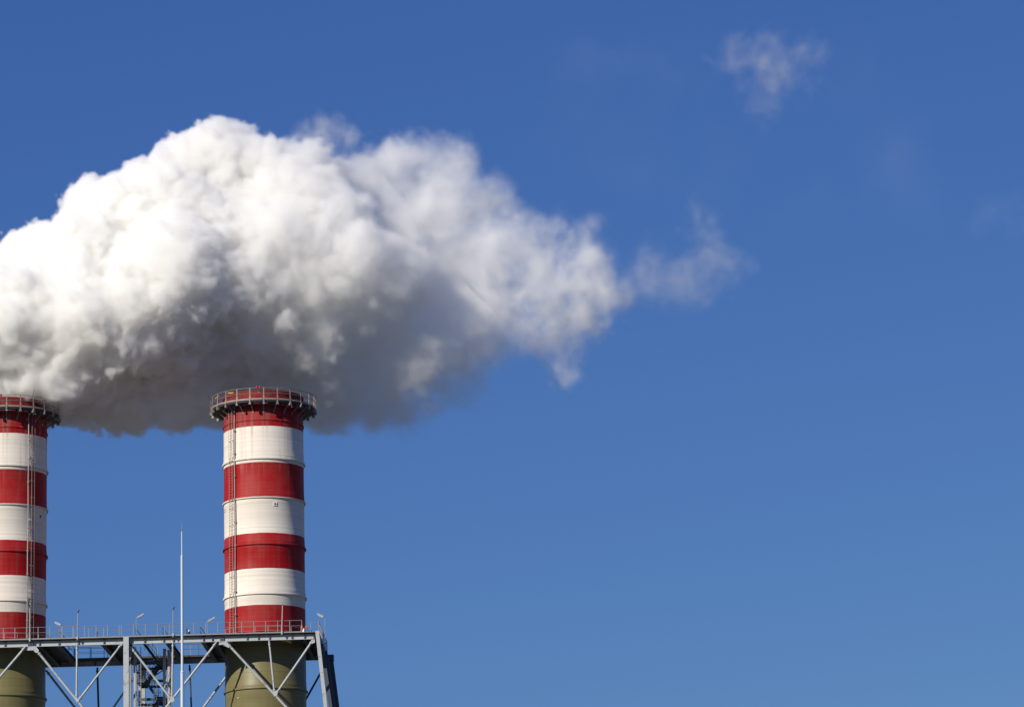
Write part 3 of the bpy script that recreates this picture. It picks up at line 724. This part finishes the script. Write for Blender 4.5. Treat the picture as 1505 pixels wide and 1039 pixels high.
white_smoke = smoke_material('white_steam', (0.999, 0.996, 0.986), 0.0)
grey_smoke = smoke_material('thin_grey_smoke', (0.97, 0.965, 0.94), 0.0)
main = [
 # (px, py, radius px, depth m): the near rising mass at the left
 (-60, 520, 95, 1), (-40, 430, 80, 2), (20, 540, 60, 0), (40, 590, 34, 1), (8, 470, 85, -2), (95, 540, 66, -1), (35, 400, 55, 2), (85, 460, 80, -2),
 (60, 368, 42, 4), (130, 380, 80, 1), (125, 310, 45, 5), (185, 325, 72, 4), (165, 470, 85, -2), (150, 550, 66, 4), (110, 590, 38, 5),
 (245, 305, 78, 4), (255, 400, 95, -1), (235, 490, 66, 1), (270, 245, 38, 6), (315, 222, 46, 6), (350, 255, 58, 7), (378, 228, 32, 7), (330, 345, 90, 5),
 (285, 450, 62, 0), (262, 520, 30, 2), (345, 435, 48, 4), (310, 480, 38, 4), (400, 375, 84, 3), (430, 300, 74, 7), (470, 262, 58, 10), (435, 258, 42, 9), (525, 385, 70, 4), (500, 325, 70, 7), (455, 440, 66, 4), (368, 425, 72, 2), (400, 470, 62, 5), (345, 490, 50, 5), (590, 400, 60, 7), (540, 450, 40, 6),
 # the shaded underside, a little farther back
 (190, 590, 48, 7), (260, 588, 50, 8), (330, 555, 76, 9), (400, 585, 58, 11), (400, 500, 82, 8.5), (480, 492, 82, 8.5), (500, 570, 62, 11.5), (570, 440, 92, 10.5), (565, 525, 78, 12), (615, 548, 52, 13), (560, 605, 38, 14), (645, 495, 64, 12.5), (680, 530, 36, 13), (480, 612, 32, 14), (620, 600, 26, 15), (655, 565, 26, 15), (600, 608, 38, 15), (660, 590, 28, 15), (700, 565, 22, 15), (695, 470, 48, 14),
 # the thinning right part
 (540, 258, 54, 15), (590, 243, 56, 16), (650, 242, 54, 17), (650, 305, 68, 16), (600, 340, 70, 15), (655, 400, 78, 17), (690, 250, 34, 17),
 (705, 300, 52, 17), (735, 290, 30, 17), (720, 370, 68, 16), (730, 440, 66, 16), (775, 350, 52, 16), (800, 400, 62, 16), (785, 470, 56, 16), (740, 485, 46, 16), (700, 500, 44, 15), (850, 348, 48, 16), (868, 400, 60, 16),
 (855, 455, 64, 16), (820, 515, 46, 17), (828, 555, 30, 17), (893, 430, 46, 16)]
main_smoke = smoke('smoke_plume', 'great billowing white and grey steam plume blown to the right above both chimneys', main, 0.2, white_smoke,
    (0, 300, 480, 650, 800, 950), (1.9, 1.5, 0.95, 0.75, 0.66, 0.58), (0.32, 0.36, 0.8, 1.6, 2.0, 2.0), (1.9, 1.9, 1.8, 1.5, 1.3, 1.2), 0.16, 0.28, (0.7, 0.8, 1.4, 2.3, 2.6, 3.0), (0.0, 0.0, 0.25, 0.6, 0.85, 0.95))
wisp1 = smoke('smoke_wisp', 'torn grey wisp trailing off the right tip of the plume', [(955, 425, 40, 17), (1000, 415, 46, 17), (1032, 375, 46, 17), (1020, 325, 24, 17), (1018, 300, 11, 17), (1062, 388, 40, 17), (1095, 395, 22, 17), (1035, 440, 24, 17), (940, 395, 36, 17)],
    0.3, grey_smoke, (900, 1110), (0.24, 0.22), (2.0, 2.0), (1.3, 1.3), 0.25, 0.30, (3.6, 3.6), (0.9, 0.9), pad=1.5, seed=9)
wisp2 = smoke('smoke_wisp', 'small detached wisp of smoke high in the blue sky, upper right', [(1092, 65, 38, 20), (1115, 98, 44, 20), (1152, 105, 44, 20), (1195, 92, 40, 20), (1175, 75, 26, 20), (1130, 142, 36, 20), (1068, 90, 28, 20), (1115, 160, 22, 20)],
    0.3, grey_smoke, (1040, 1220), (0.19, 0.22), (2.3, 2.3), (1.2, 1.2), 0.25, 0.36, (4.6, 4.6), (0.9, 0.9), pad=1.5, seed=23)
wisp3 = smoke('smoke_wisp', 'thin faint wisp lifting off the top of the plume', [(445, 200, 22, 12), (476, 190, 26, 12), (500, 194, 22, 12), (465, 215, 26, 12), (520, 205, 18, 12)],
    0.25, grey_smoke, (430, 520), (0.40, 0.35), (1.5, 1.5), (0.9, 0.9), 0.3, 0.5, (3.0, 3.0), (0.8, 0.8), pad=1.2, seed=41)
wisp4 = smoke('smoke_wisp', 'barely visible smoke haze at the right edge of the sky', [(1460, 315, 40, 20), (1500, 300, 40, 20), (1430, 330, 24, 20), (1530, 320, 40, 20)],
    0.35, grey_smoke, (1400, 1540), (0.05, 0.05), (3.0, 3.0), (1.2, 1.2), 0.25, 0.32, (4.5, 4.5), (0.9, 0.9), pad=1.5, seed=31)
haze_ = smoke('smoke_haze', 'very faint brownish smoke haze drifting in the upper right sky', [(860, 120, 110, 24), (940, 220, 110, 24), (1050, 250, 90, 24), (960, 90, 100, 24), (1250, 120, 100, 24), (1330, 250, 110, 24), (800, 190, 60, 22), (1200, 300, 90, 24)],
    0.6, grey_smoke, (700, 1400), (0.007, 0.006), (4.0, 4.0), (2.0, 2.0), 0.1, 0.12, (8.0, 8.0), (0.9, 0.9), pad=3, seed=51)
